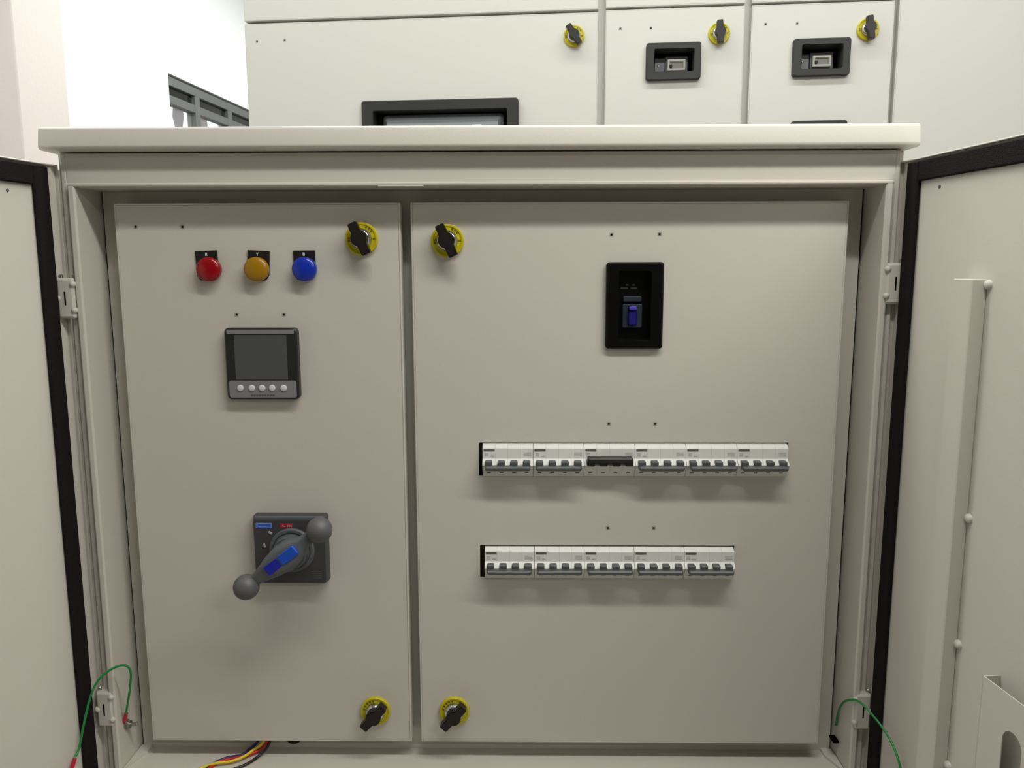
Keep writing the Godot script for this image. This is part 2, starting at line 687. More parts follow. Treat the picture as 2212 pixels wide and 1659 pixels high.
func switchboard() -> void:
	var home := X
	X = turned(Vector3(0.1, 0, -0.70))
	var root := thing("switchboard", "tall beige steel switchboard with several compartments behind the open cabinet", "switchboard", X * Vector3(0.3, -EYE, -0.3))
	begin()
	bar(-0.722, -0.719, -1.35, 0.80, -0.62, -0.014)
	bar(1.497, 1.5, -1.35, 0.80, -0.62, -0.014)
	bar(-0.722, 1.5, 0.797, 0.80, -0.62, -0.014)
	bar(-0.722, 1.5, -1.35, -1.347, -0.62, -0.014)
	bar(-0.722, 1.5, -1.35, 0.80, -0.623, -0.62)
	obj("body", "panel", root)
	for q in [[-0.719, -0.700], [0.05, 0.09], [0.355, 0.395], [0.655, 0.70]]:
		begin()
		bar(q[0], q[1], -1.347, 0.797, -0.030, -0.0195)
		obj("upright", "panel", root)
	begin()
	bar(-0.700, 0.655, 0.525, 0.555, -0.030, -0.0196)
	bar(0.09, 0.655, -0.13, -0.09, -0.030, -0.0196)
	obj("cross_rail", "panel", root)
	begin()
	bar(-0.72, 1.49, -EYE, -1.35, -0.60, -0.03, 0.002)
	obj("plinth", "charcoal", root)
	var dot := 0.0017
	board_door(root, -0.724, 0.0623, 0.5432, 0.797, [], [], "cover_panel")
	board_door(root, 0.0782, 0.3685, 0.5452, 0.797, [], [], "cover_panel")
	board_door(root, 0.3828, 0.6704, 0.5452, 0.797, [], [], "cover_panel")
	board_door(root, 0.6800, 1.5, -1.347, 0.797, [], [], "cover_panel")
	var d := board_door(root, -0.724, 0.0623, -1.347, 0.5372, [[-0.4355, 0.12, -0.1315, 0.3445]], [[-0.6967, 0.4992, dot], [-0.6324, 0.5003, dot]])
	latch(d, 0.0109, 0.4891, 33)
	bezel(d, -0.459, -0.109, 0.095, 0.3642, -0.434, -0.133, 0.12, 0.343)
	d = board_door(root, 0.0782, 0.3685, -0.10, 0.5402, [[0.180, 0.408, 0.2675, 0.458]], [[0.1094, 0.5021, dot], [0.1739, 0.5011, dot]])
	latch(d, 0.3163, 0.4856, 4)
	bezel(d, 0.1645, 0.2797, 0.3929, 0.4688, 0.1813, 0.266, 0.4094, 0.4566)
	d = board_door(root, 0.3828, 0.6704, -0.10, 0.5402, [[0.484, 0.4055, 0.5715, 0.458], [0.486, 0.2445, 0.5715, 0.290]], [[0.4118, 0.5021, dot], [0.4759, 0.5011, dot]])
	latch(d, 0.6184, 0.4848, 8)
	bezel(d, 0.4685, 0.5845, 0.3934, 0.4688, 0.4855, 0.570, 0.407, 0.4565)
	bezel(d, 0.471, 0.586, 0.228, 0.3034, 0.488, 0.570, 0.243, 0.289)
	board_door(root, 0.0782, 0.3685, -1.347, -0.11)
	board_door(root, 0.3828, 0.6704, -1.347, -0.11)
	# the breakers whose faces show in the bezels
	for k in 2:
		var s: float = [0.0, 0.304][k]
		var t := thing("moulded_case_breaker", ["small grey breaker in the dark bezel nearer the wide compartment", "small grey breaker in the bezel beside the plain blank panel"][k], "breaker", X * Vector3(0.2225 + s, 0.30, -0.05), "breakers seen through the switchboard bezels")
		begin()
		bar(0.1855 + s, 0.2075 + s, 0.380, 0.447, -0.095, -0.030, 0.001)
		bar(0.2085 + s, 0.2560 + s, 0.380, 0.449, -0.095, -0.027, 0.001)
		obj("body", "device", t)
		begin()
		ring_frame(0.2315 + s, 0.4305, 0.0385, 0.0235, 0.001, 0.2315 + s, 0.4303, 0.030, 0.0145, 0.001, -0.027, -0.020, -0.026, 0.001)
		obj("toggle_frame", "clear_frame", t, "pale frame round the toggle")
		begin()
		bar(0.2165 + s, 0.2465 + s, 0.4230, 0.4376, -0.0265, -0.0255, 0.0)
		obj("toggle_slot", "clear_recess", t)
		begin()
		bar(0.2170 + s, 0.2225 + s, 0.4245, 0.4310, -0.0255, -0.019, 0.001)
		obj("toggle", "handle_black", t)
		begin()
		spin(0.1935 + s, 0.4305, -0.030)
		lathe([[0.0028, 0.0], [0.0026, 0.001], [0.0012, 0.0018]], 14)
		obj("screw", "chrome", t)
	var big := thing("moulded_case_breaker", "large grey breaker in the wide bezel just above the canopy", "breaker", X * Vector3(-0.28, 0.12, -0.06), "breakers seen through the switchboard bezels")
	begin()
	loft([rounded(-0.281, 0.230, 0.274, 0.215, 0.008, -0.12), rounded(-0.281, 0.230, 0.274, 0.215, 0.008, -0.022), rounded(-0.281, 0.226, 0.250, 0.195, 0.006, -0.004)])
	flush(20.0)
	obj("body", "device_light", big)
	begin()
	bar(-0.213, -0.192, 0.3085, 0.3115, -0.0042, -0.0034, 0.0)
	obj("printed_text", "white", big)
	begin()
	bar(-0.32, -0.24, 0.18, 0.24, -0.0042, 0.006, 0.002)
	obj("toggle", "handle_black", big)
	X = home


# ---------------------------------------------------------------- the open cabinet
const WALL_L := -0.592
const WALL_R := 0.474


func cabinet() -> void:
	var root := thing("electrical_cabinet", "beige steel floor cabinet with canopy and both outer doors swung open", "cabinet", Vector3(-0.06, 0, -0.12))
	# shell
	begin()
	bar(-0.620, -0.6185, -0.80, 0.1515, -0.27, 0.012)
	bar(0.4995, 0.501, -0.80, 0.1515, -0.27, 0.012)
	bar(-0.620, 0.501, -0.80, 0.1515, -0.272, -0.27)
	bar(-0.6185, 0.4995, 0.1495, 0.1513, -0.27, 0.012)
	bar(-0.6185, 0.4995, -0.80, -0.797, -0.27, 0.012)
	obj("body", "powder", root)
	begin()
	for x in [-0.60, 0.44]:
		for z in [-0.25, -0.03]:
			bar(x, x + 0.04, -EYE, -0.80, z - 0.02, z + 0.02, 0.002)
	bar(-0.60, 0.48, -1.35, -1.31, -0.265, -0.255, 0.002)
	obj("stand", "powder", root)
	# canopy: folded sheet, its front face leaning a little, the lower edge turned in
	begin()
	T = Transform3D(Basis(Vector3(0, 0, -1), Vector3(0, 1, 0), Vector3(1, 0, 0)), Vector3.ZERO)
	var edge := PackedVector2Array([Vector2(0.28, 0.1515), Vector2(-0.040, 0.1513), Vector2(-0.0452, 0.1522), Vector2(-0.0470, 0.1545), Vector2(-0.0472, 0.157), Vector2(-0.0440, 0.1765), Vector2(-0.0425, 0.1792), Vector2(-0.0395, 0.1806), Vector2(-0.036, 0.181), Vector2(0.28, 0.186)])
	prism(edge, -0.6285, 0.5085, 35.0)
	obj("canopy", "powder", root)
	# front frame: side channels with a groove and a raised lip, the lintel and its lip
	for side in 2:
		var s: float = [1.0, -1.0][side]
		var w: float = [WALL_L, WALL_R][side]
		begin()
		bar(w - s * 0.027, w - s * 0.024, -0.80, 0.1495, -0.034, 0.013)
		bar(w - s * 0.050, w - s * 0.026, -0.80, 0.132, -0.012, 0.000)
		bar(w - s * 0.0275, w - s * 0.017, -0.80, 0.1495, -0.02, 0.019)
		bar(w - s * 0.0215, w - s * 0.0130, -0.80, 0.1495, -0.02, 0.0275, 0.002)
		bar(w - s * 0.0135, w - s * 0.009, -0.80, 0.108, -0.02, 0.010)
		bar(w - s * 0.0100, w, -0.80, 0.1102, -0.036, 0.036, 0.0022)
		obj("side_channel", "powder", root)
	begin()
	bar(WALL_L - 0.0145, WALL_R + 0.0145, 0.1075, 0.1495, -0.02, 0.0274, 0.001)
	bar(WALL_L - 0.0100, WALL_R + 0.0100, 0.1052, 0.1104, -0.036, 0.0362, 0.0018)
	bar(-0.190, -0.130, 0.1042, 0.1062, 0.030, 0.0362, 0.0005)
	obj("lintel", "powder", root)
	begin()
	bar(WALL_L, WALL_R, -0.745, -0.737, -0.036, 0.060, 0.002)
	for side in 2:
		var c: float = [WALL_L + 0.001, WALL_R - 0.001][side]
		var s: float = [1.0, -1.0][side]
		T = Transform3D(Basis(Vector3.RIGHT, -PI / 2), Vector3(0, -0.737, 0))
		prism(PackedVector2Array([Vector2(c, 0.028), Vector2(c + s * 0.016, 0.032), Vector2(c + s * 0.016, 0.012), Vector2(c, -0.03)]), 0.0, 0.004)
	obj("bottom_ledge", "powder", root)
	# inner mounting frame behind the inner doors
	begin()
	plate(WALL_L + 0.003, -0.7415, WALL_R - 0.003, 0.105, -0.032, -0.030, [[-0.548, -0.69, -0.180, 0.075], [-0.140, -0.69, 0.430, 0.075]])
	obj("mounting_frame", "powder", root)
	begin()
	spin(-0.3535, -0.7150, -0.030)
	lathe([[0.013, 0.0], [0.013, 0.006], [0.010, 0.008], [0.004, 0.008]], 20)
	obj("grommet", "black", root)
	# rails that carry the breaker rows
	for y in [-0.272, -0.424]:
		begin()
		bar(-0.13, 0.425, y - 0.0175, y + 0.0175, -0.064, -0.062, 0.0)
		bar(-0.12, -0.10, y - 0.01, y + 0.01, -0.27, -0.064, 0.0)
		bar(0.395, 0.415, y - 0.01, y + 0.01, -0.27, -0.064, 0.0)
		obj("mounting_rail", "zinc", root)
	# inner doors
	var dot := 0.00165
	var left := inner_door(root, -0.5595, -0.1671, [], [[-0.531, 0.0552, dot], [-0.4665, 0.055, dot], [-0.3982, -0.0655, dot], [-0.3322, -0.0656, dot]])
	latch(left, -0.2200, 0.0381, 25)
	latch(left, -0.2200, -0.6567, -43)
	var right := inner_door(root, -0.1529, 0.4415, [[-0.0626, -0.2957, 0.3755, -0.2468], [-0.0619, -0.4475, 0.3052, -0.3987], [0.130, -0.1035, 0.178, -0.004]],
		[[0.1213, 0.0427, dot], [0.1868, 0.0431, dot], [0.1216, -0.2203, dot], [0.1868, -0.2203, dot], [0.1226, -0.373, dot], [0.1884, -0.3729, dot]])
	latch(right, -0.1026, 0.0352, 25)
	latch(right, -0.1020, -0.6561, -43)
	# hinges between channels and outer doors
	for q in [[-0.6145, -0.041, 1], [0.4930, -0.0235, -1], [-0.6080, -0.636, 1], [0.4880, -0.634, -1]]:
		hinge(root, q[0], q[1], float(q[2]))
	# earth stud and a bolt on the side walls
	begin()
	T = Transform3D(Basis(Vector3.UP, PI / 2), Vector3(WALL_L, -0.674, 0.012))
	lathe([[0.0075, 0.0], [0.0075, 0.002], [0.0058, 0.0021], [0.0058, 0.007], [0.003, 0.0072], [0.003, 0.017], [0.002, 0.018]], 12, 20.0)
	obj("earth_stud", "zinc", root, "bare metal earth stud")
	begin()
	bar(WALL_R - 0.009, WALL_R, -0.7085, -0.7045, -0.020, -0.002, 0.001)
	obj("latch_slot", "void", root)
	outer_doors(root)


func inner_door(root: Node3D, x0: float, x1: float, cuts: Array, holes: Array) -> MeshInstance3D:
	var y0 := -0.7076
	var y1 := 0.0866
	var e := 0.003
	begin()
	plate(x0 + e, y0 + e, x1 - e, y1 - e, -0.002, 0.0, cuts, holes)
	for q in [[x0, x0 + e, y0, y1], [x1 - e, x1, y0, y1], [x0 + e, x1 - e, y0, y0 + e], [x0 + e, x1 - e, y1 - e, y1]]:
		bar(q[0], q[1], q[2], q[3], -0.022, 0.0, 0.0014)
	return obj("inner_door", "powder", root)


func hinge(root: Node3D, cx: float, cy: float, s: float) -> void:
	begin()
	pad(cx, cy, 0.0235, 0.054, 0.003, 0.012, 0.038, 0.003)
	var h := obj("hinge", "powder", root)
	begin()
	for y in [0.019, -0.016]:
		spin(cx + s * 0.0105, cy + y, 0.0350)
		lathe([[0.0042, 0.0], [0.0040, 0.003], [0.0028, 0.0048], [0.001, 0.0054]], 14, 60.0)
	spin(cx - s * 0.0105, cy + 0.0, 0.0345)
	lathe([[0.0046, 0.0], [0.0044, 0.003], [0.003, 0.005], [0.001, 0.0056]], 14, 60.0)
	obj("hinge_screw", "powder", h)
	begin()
	bar(cx - s * 0.0015, cx + s * 0.0005, cy - 0.009, cy + 0.009, 0.037, 0.0383, 0.0)
	obj("hinge_slot", "void", h)
	begin()
	for x in [-0.0085, 0.0095]:
		T = Transform3D(Basis(Vector3.RIGHT, -PI / 2), Vector3(cx + s * x, cy + 0.027, 0.030))
		lathe([[0.0027, -0.002], [0.0027, 0.004], [0.0012, 0.0055]], 12, 40.0)
	obj("hinge_pin", "zinc", h)


func outer_doors(root: Node3D) -> void:
	var home := X
	var y1 := 0.1352
	var y0 := -0.790
	for side in 2:
		var a: Vector3 = [Vector3(-0.19, 0, 0.98), Vector3(0.103, 0, 0.995)][side].normalized()
		var o: Vector3 = [Vector3(-0.6235, EYE, 0.020), Vector3(0.5005, EYE, 0.020)][side]
		var s: float = [-1.0, 1.0][side]
		# x along the door from its hinge, z out of its inner face
		X = Transform3D(Basis(a * s, Vector3.UP, (a * s).cross(Vector3.UP)), o)
		var w := 0.565
		begin()
		bar(0.0, s * w, y0, y1, -0.022, -0.0200, 0.0005)
		bar(0.0, s * 0.0020, y0, y1, -0.020, 0.004, 0.0006)
		bar(s * w, s * (w - 0.002), y0, y1, -0.020, 0.004, 0.0006)
		bar(0.0, s * w, y1 - 0.002, y1, -0.020, 0.004, 0.0006)
		bar(0.0, s * w, y0, y0 + 0.002, -0.020, 0.004, 0.0006)
		bar(s * 0.002, s * (w - 0.002), y0 + 0.002, y1 - 0.002, -0.0195, 0.0, 0.0005)
		var d := obj("outer_door", "powder", root)
		begin()
		var g := 0.0195
		var k := 0.0255
		bar(s * g, s * (g + k), y0 + 0.004, y1 - 0.004, 0.0, 0.006, 0.0025)
		bar(s * (w - g - k), s * (w - g), y0 + 0.004, y1 - 0.004, 0.0, 0.006, 0.0025)
		bar(s * (g + k), s * (w - g - k), y1 - 0.0295, y1 - 0.004, 0.0, 0.0058, 0.0025)
		bar(s * (g + k), s * (w - g - k), y0 + 0.004, y0 + 0.0295, 0.0, 0.0058, 0.0025)
		obj("gasket", "gasket", d, "black foam gasket strip")
		begin()
		spin(s * 0.083, y1 - 0.040, 0.0)
		lathe([[0.0022, 0.0], [0.0022, 0.0006], [0.001, 0.001]], 10)
		obj("plug", "handle_grey", d)
		if side == 0:
			continue
		# right door: stiffener channel with weld beads, and the document pocket
		begin()
		bar(s * 0.150, s * 0.1835, -0.72, -0.0150, 0.0, 0.0185, 0.0012)
		obj("stiffener", "powder", d)
		for y in [-0.0213, -0.291, -0.4466, -0.6036]:
			begin()
			spin(s * 0.1862, y, 0.0)
			lathe([[0.0058, 0.0], [0.0053, 0.0026], [0.0038, 0.0045], [0.0018, 0.0052]], 16, 60.0)
			obj("weld_bead", "powder", d)
		begin()
		var p := 0.020
		plate(0.257, -0.77, 0.477, -0.447, p - 0.0012, p, [[0.2935, -0.60, 0.3225, -0.4840]], [])
		bar(s * 0.257, s * 0.2582, -0.77, -0.447, 0.0, p, 0.0004)
		bar(s * 0.477, s * 0.4758, -0.77, -0.447, 0.0, p, 0.0004)
		bar(s * 0.257, s * 0.477, -0.77, -0.7688, 0.0, p, 0.0004)
		# the slot's round upper end: fill the two corners of the cut-out
		for c in [-1.0, 1.0]:
			var pts := PackedVector2Array([Vector2(c * 0.0145, 0.0), Vector2(c * 0.0145, -0.0145)])
			for i in range(0, 7):
				var an := PI / 2 * i / 6.0
				pts.append(Vector2(c * 0.0145 * cos(an), -0.0145 + 0.0145 * sin(an)))
			T = Transform3D(Basis(), Vector3(0.3080, -0.4840, 0))
			prism(PackedVector2Array(pts.slice(0, 1) + pts.slice(2, 9)), p - 0.0012, p)
		obj("document_pocket", "powder", d, "shallow sheet metal document pocket with a finger slot")
	X = home


# ---------------------------------------------------------------- indicator lamps
func lamps() -> void:
	var kinds := [
		["red", "R", "red indicator lamp under a small black plate reading R", -0.4300, -0.4345, 2.4],
		["amber", "Y", "amber yellow indicator lamp under a black plate reading Y", -0.3645, -0.3638, -3.0],
		["blue", "B", "blue indicator lamp under a small black plate reading B", -0.2985, -0.2998, 0.5],
	]
	for k in kinds:
		var cx: float = k[3]
		var cy := -0.0028
		var t := thing("indicator_lamp", k[2], "indicator lamp", Vector3(cx, EYE + cy - 0.017, 0.0), "phase indicator lamps on the left inner door")
		begin()
		spin(k[4], 0.0010, 0.0, k[5])
		var pts := PackedVector2Array([Vector2(-0.0150, 0.0215), Vector2(-0.0150, -0.012), Vector2(-0.011, -0.0185)])
		for i in 7:
			var a := deg_to_rad(-90.0 + i * 15.0)
			pts.append(Vector2(0.0035 + cos(a) * 0.0115, -0.0085 + sin(a) * 0.0115))
		pts.append(Vector2(0.0150, 0.0215))
		prism(pts, 0.0, 0.0022)
		var plate_ := obj("legend_plate", "legend", t, "black legend plate")
		var tm := TextMesh.new()
		var font := SystemFont.new()
		font.font_names = PackedStringArray(["Droid Sans"])
		font.font_weight = 700
		tm.font = font
		tm.text = k[1]
		tm.font_size = 32
		tm.pixel_size = 0.0042 / 23.0
		tm.depth = 0.0004
		tm.material = M["white"]
		var l := MeshInstance3D.new()
		l.name = "letter"
		l.mesh = tm
		plate_.add_child(l)
		l.position = Vector3(k[4] - 0.0006, EYE + 0.0176, 0.0023)
		begin()
		spin(cx, cy)
		lathe([[0.0150, 0.0], [0.0150, 0.004], [0.0142, 0.0045], [0.008, 0.0045]])
		obj("collar", "legend", t)
		begin()
		spin(cx, cy)
		var prof := [[0.0160, 0.0042], [0.0168, 0.0052], [0.0168, 0.0105]]
		for i in 8:
			var a := PI / 2 * (i + 1) / 8.0
			prof.append([0.0168 * cos(a), 0.0105 + 0.0062 * sin(a)])
		lathe(prof, 36, 40.0)
		obj("lens", k[0], t, "%s plastic lens" % k[0])


# ---------------------------------------------------------------- panel meter
func meter() -> void:
	var t := thing("panel_meter", "square grey panel meter with blank screen and five round buttons", "meter", Vector3(-0.3628, EYE - 0.1835, 0.0))
	begin()
	pad(-0.3625, -0.1332, 0.1010, 0.1000, 0.006, 0.0, 0.012, 0.002)
	obj("bezel", "meter_frame", t)
	begin()
	pad(-0.3625, -0.0884, 0.0935, 0.0058, 0.001, 0.0115, 0.0126, 0.0003)
	obj("top_strip", "meter_grey", t)
	begin()
	pad(-0.3625, -0.1240, 0.0945, 0.0628, 0.001, 0.0115, 0.0121, 0.0002)
	obj("screen_surround", "lcd_side", t)
	begin()
	pad(-0.3630, -0.1240, 0.0728, 0.0622, 0.001, 0.0118, 0.0125, 0.0002)
	obj("screen", "lcd", t, "blank dark grey display")
	begin()
	pad(-0.3622, -0.1685, 0.0940, 0.0240, 0.003, 0.0112, 0.0128, 0.0004)
	obj("keypad", "meter_grey", t)
	for x in [-0.3935, -0.3775, -0.3632, -0.3490, -0.3330]:
		begin()
		spin(x, -0.1667, 0.0126)
		lathe([[0.0046, 0.0], [0.0046, 0.0010], [0.0040, 0.0018], [0.002, 0.0022]], 20, 50.0)
		obj("button", "button", t)
	begin()
	for i in 9:
		bar(-0.3795 + i * 0.0038, -0.3765 + i * 0.0038, -0.1785, -0.1757, 0.0127, 0.0130, 0.0)
	obj("printed_text", "smudge", t)


# ---------------------------------------------------------------- rotary switch handle
func rotary_switch() -> void:
	var t := thing("rotary_switch", "grey rotary switch with a ball-ended lever and blue insert", "switch", Vector3(-0.333, EYE - 0.452, 0.0))
	begin()
	loft([rounded(-0.3335, -0.4010, 0.1060, 0.1010, 0.004, 0.0), rounded(-0.3335, -0.4010, 0.1060, 0.1010, 0.004, 0.008), rounded(-0.3330, -0.4030, 0.1010, 0.0930, 0.003, 0.018)])
	flush(20.0)
	obj("base_plate", "rotary_plate", t)
	begin()
	bar(-0.3830, -0.2835, -0.3567, -0.3510, 0.0125, 0.0172, 0.0012)
	obj("top_strip", "rotary_grey", t)
	# badges
	begin()
	pad(-0.3688, -0.3640, 0.0232, 0.0076, 0.0012, 0.0178, 0.0186, 0.0002)
	obj("badge", "badge_pale", t, "blue maker's badge")
	begin()
	pad(-0.3678, -0.3637, 0.0190, 0.0042, 0.0018, 0.0185, 0.0189, 0.0001)
	obj("badge_field", "badge_blue", t)
	begin()
	tube([Vector3(-0.3785, -0.3618, 0.0190), Vector3(-0.3768, -0.3645, 0.0190), Vector3(-0.3735, -0.3660, 0.0190), Vector3(-0.3690, -0.3655, 0.0190), Vector3(-0.3620, -0.3660, 0.0190)], 0.00045, 6, 4)
	obj("badge_mark", "badge_pale", t)
	begin()
	pad(-0.3365, -0.3640, 0.0178, 0.0056, 0.0005, 0.0178, 0.0186, 0.0002)
	obj("warning_label", "badge_red", t, "small red label")
	begin()
	for q in [[-0.3420, 0.0012, 0.0026], [-0.3400, 0.0022, 0.0010], [-0.3350, 0.0014, 0.0026], [-0.3325, 0.0016, 0.0026], [-0.3300, 0.0014, 0.0020]]:
		bar(q[0], q[0] + q[1], -0.3655, -0.3655 + q[2], 0.0185, 0.0189, 0.0)
	obj("printed_text", "pale_mark", t)
	begin()
	spin(-0.3600, -0.3745, 0.018, -40)
	slab(Vector3(0, 0, 0.0005), Vector3(0.006, 0.003, 0.001), 0.0004)
	spin(-0.3690, -0.3935, 0.018, 10)
	slab(Vector3(0, 0, 0.0005), Vector3(0.003, 0.006, 0.001), 0.0004)
	obj("position_mark", "pale_mark", t)
	begin()
	for i in 4:
		bar(-0.3030 + i * 0.001, -0.2880, -0.4330 - i * 0.0032, -0.4318 - i * 0.0032, 0.0178, 0.0183, 0.0)
	obj("printed_lines", "smudge", t)
	# hub and lever
	var c := Vector3(-0.3295, -0.4000, 0.0)
	begin()
	spin(c.x, c.y)
	lathe([[0.0325, 0.0178], [0.0325, 0.021], [0.0310, 0.023], [0.0275, 0.023], [0.0265, 0.0215], [0.0250, 0.0215], [0.0240, 0.032], [0.0225, 0.0335], [0.010, 0.0335]], 40, 30.0)
	obj("hub", "rotary_grey", t)
	var b0 := Vector3(-0.3794, -0.4342, 0.070)
	var b1 := Vector3(-0.2756, -0.3528, 0.070)
	var angle := rad_to_deg(atan2(b1.y - b0.y, b1.x - b0.x))
	begin()
	T = Transform3D(Basis(Vector3(0, 0, 1), deg_to_rad(angle)), (b0 + b1) / 2.0)
	var L := b0.distance_to(b1) / 2.0
	var loops := []
	for q in [[-L, 0.0075, 0.0070], [-L + 0.018, 0.0082, 0.0080], [-L + 0.034, 0.0120, 0.0110], [-0.016, 0.0165, 0.0140], [0.0, 0.0190, 0.0150], [0.020, 0.0175, 0.0140], [L - 0.032, 0.0095, 0.0090], [L - 0.016, 0.0080, 0.0075], [L, 0.0075, 0.0070]]:
		var l := PackedVector3Array()
		for v in rounded(0, 0, q[1] * 2.0, q[2] * 2.0, minf(q[1], q[2]) * 0.6, 0):
			l.append(Vector3(q[0], v.x, v.y - 0.004))
		loops.append(l)
	loft(loops)
	flush(35.0)
	var arm := obj("lever", "rotary_grey", t)
	begin()
	spin(c.x, c.y)
	lathe([[0.0205, 0.034], [0.0190, 0.056], [0.0160, 0.0625], [0.008, 0.064]], 32, 40.0)
	obj("spindle", "rotary_grey", t)
	for k in 2:
		var b: Vector3 = [b0, b1][k]
		begin()
		T = Transform3D(Basis(), b)
		var prof := []
		for i in 17:
			var a := -PI / 2 + PI * i / 16.0
			prof.append([0.0176 * cos(a), 0.0176 * sin(a)])
		lathe(prof, 32, 60.0)
		obj("ball_end", "rotary_ball", arm, "grey plastic ball end")
	for k in 2:
		begin()
		T = Transform3D(Basis(Vector3(0, 0, 1), deg_to_rad(angle)), (b0 + b1) / 2.0)
		if k == 0:
			pad(0.0135, 0.0005, 0.0280, 0.0150, 0.0030, 0.0, 0.0125, 0.001)
			obj("insert", "insert_light", arm, "bright blue insert")
		else:
			pad(-0.0130, 0.0005, 0.0235, 0.0145, 0.0015, -0.002, 0.0110, 0.001)
			obj("insert", "insert_dark", arm, "dark blue insert")


# ---------------------------------------------------------------- black breaker on the right inner door
func cabinet_breaker() -> void:
	var t := thing("panel_breaker", "black upright breaker with blue toggle on the right inner door", "breaker", Vector3(0.154, EYE - 0.1124, 0.0))
	begin()
	ring_frame(0.1538, -0.0536, 0.0785, 0.1185, 0.0045, 0.1538, -0.0540, 0.0450, 0.0960, 0.003, 0.0, 0.0085, -0.012, 0.0025)
	obj("bezel", "black", t)
	begin()
	bar(0.1320, 0.1756, -0.1015, -0.0065, -0.075, -0.0085, 0.001)
	obj("body", "black", t)
	begin()
	ring_frame(0.1520, -0.0680, 0.0270, 0.0330, 0.002, 0.1520, -0.0675, 0.0130, 0.0270, 0.001, -0.0086, -0.002, -0.0084, 0.001)
	bar(0.1390, 0.1650, -0.0490, -0.0410, -0.0086, -0.0040, 0.002)
	obj("toggle_surround", "toggle_body", t)
	begin()
	bar(0.1462, 0.1578, -0.0805, -0.0600, -0.0084, 0.0040, 0.0015)
	obj("toggle", "toggle_blue", t, "dark blue toggle")
	begin()
	bar(0.1468, 0.1572, -0.0598, -0.0545, -0.0084, 0.0070, 0.0012)
	obj("toggle_tip", "toggle_violet", t)
	begin()
	for q in [[0.1360, 0.1460, -0.0300], [0.1500, 0.1590, -0.0300], [0.1430, 0.1470, -0.0255], [0.1520, 0.1560, -0.0255]]:
		bar(q[0], q[1], q[2] - 0.0010, q[2] + 0.0010, -0.0086, -0.0081, 0.0)
	obj("printed_text", "smudge", t)


# ---------------------------------------------------------------- the two rows of miniature breakers
func make_breaker(tripped: bool) -> Node3D:                           # x from 0 to W, y from the lower edge of the cut-out
	var home := X
	X = Transform3D()
	var t := Node3D.new()
	var nose := PackedVector2Array([Vector2(-0.002, 0.0015), Vector2(0.0035, 0.0), Vector2(0.0158, 0.0165), Vector2(0.0165, 0.0185), Vector2(0.0155, 0.0205), Vector2(0.0085, 0.0262), Vector2(0.0080, 0.0275), Vector2(0.0080, 0.0412), Vector2(0.0022, 0.0460), Vector2(-0.002, 0.0460),
		Vector2(-0.006, 0.0460), Vector2(-0.006, 0.0640), Vector2(-0.062, 0.0640), Vector2(-0.062, -0.0190), Vector2(-0.006, -0.0190), Vector2(-0.006, 0.0015)])
	var turn_ := Basis(Vector3(0, 0, 1), Vector3(0, 1, 0), Vector3(-1, 0, 0))   # profile (z, y) drawn along x
	for k in 4:
		begin()
		T = Transform3D(turn_, Vector3((k + 1) * 0.01783, 0, 0))
		prism(nose, 0.0, 0.01766, 25.0)
		part("pole", "breaker", t)
	begin()
	if tripped:
		bar(0.0040, 0.0675, 0.0245, 0.0315, 0.010, 0.0260, 0.0025)
	else:
		bar(0.0040, 0.0675, 0.0128, 0.0190, 0.012, 0.0270, 0.0018)
	for k in 4:
		var x := 0.0089 + k * 0.01783
		if tripped:
			bar(x - 0.0056, x + 0.0056, 0.0185, 0.0270, 0.008, 0.0225, 0.0015)
		else:
			bar(x - 0.0052, x + 0.0052, 0.0150, 0.0250, 0.006, 0.0200, 0.0012)
	part("handle", "handle_black" if tripped else "handle_grey", t)
	begin()
	bar(0.0018, 0.0172, 0.0372, 0.0404, 0.0075, 0.0084, 0.0002)
	part("maker_label", "tag", t)
	begin()
	for q in [[0.0030, 0.0085, 0.0298, 0.0352], [0.0110, 0.0165, 0.0290, 0.0312], [0.0580, 0.0690, 0.0300, 0.0362]]:
		for i in 3:
			var h: float = (q[3] - q[2]) / 3.0
			bar(q[0], q[1] - 0.0008 * (i % 2), q[2] + h * i, q[2] + h * (i + 0.7), 0.0078, 0.0082, 0.0)
	part("printed_text", "print", t)
	begin()
	for k in 4:
		var x := 0.0089 + k * 0.01783
		T = Transform3D(Basis(Vector3.RIGHT, atan2(0.0123, 0.0165) ), Vector3(x, 0.0062, 0.0081))
		slab(Vector3.ZERO, Vector3(0.0052, 0.0022, 0.0008), 0.0002)
	part("terminal_mark", "handle_grey", t)
	X = home
	return t


func part(called: String, material: String, parent: Node3D) -> void:
	st.set_material(M[material])
	var mi := MeshInstance3D.new()
	mi.mesh = st.commit()
	mi.name = called
	parent.add_child(mi, true)
	if called in TINY:
		mi.set_meta("kind", "stuff")


func miniature_breakers() -> void:
	var plain := make_breaker(false)
	var odd := make_breaker(true)
	var place := ["first from the left", "second from the left", "third from the left", "fourth from the left", "fifth from the left", "sixth, at the right end"]
	for row in 2:
		for k in [6, 5][row]:
			var o: Node3D
			if row == 0 and k == 2:
				o = odd
			else:
				o = plain.duplicate()
			o.name = numbered("miniature_breaker")
			add_child(o)
			o.position = Vector3([-0.0568, -0.0548][row] + k * 0.0717, EYE + [-0.2950, -0.4468][row], 0.0)
			var text := "white four-pole breaker with grey handle, %s in the %s row" % [place[k] if not (row == 1 and k == 4) else "fifth, at the right end", ["upper", "lower"][row]]
			if o == odd:
				text = "white four-pole breaker with its black handle thrown up, in the upper row"
			tag(o, text, "breaker", ["breakers in the upper row", "breakers in the lower row"][row])
	plain.free()


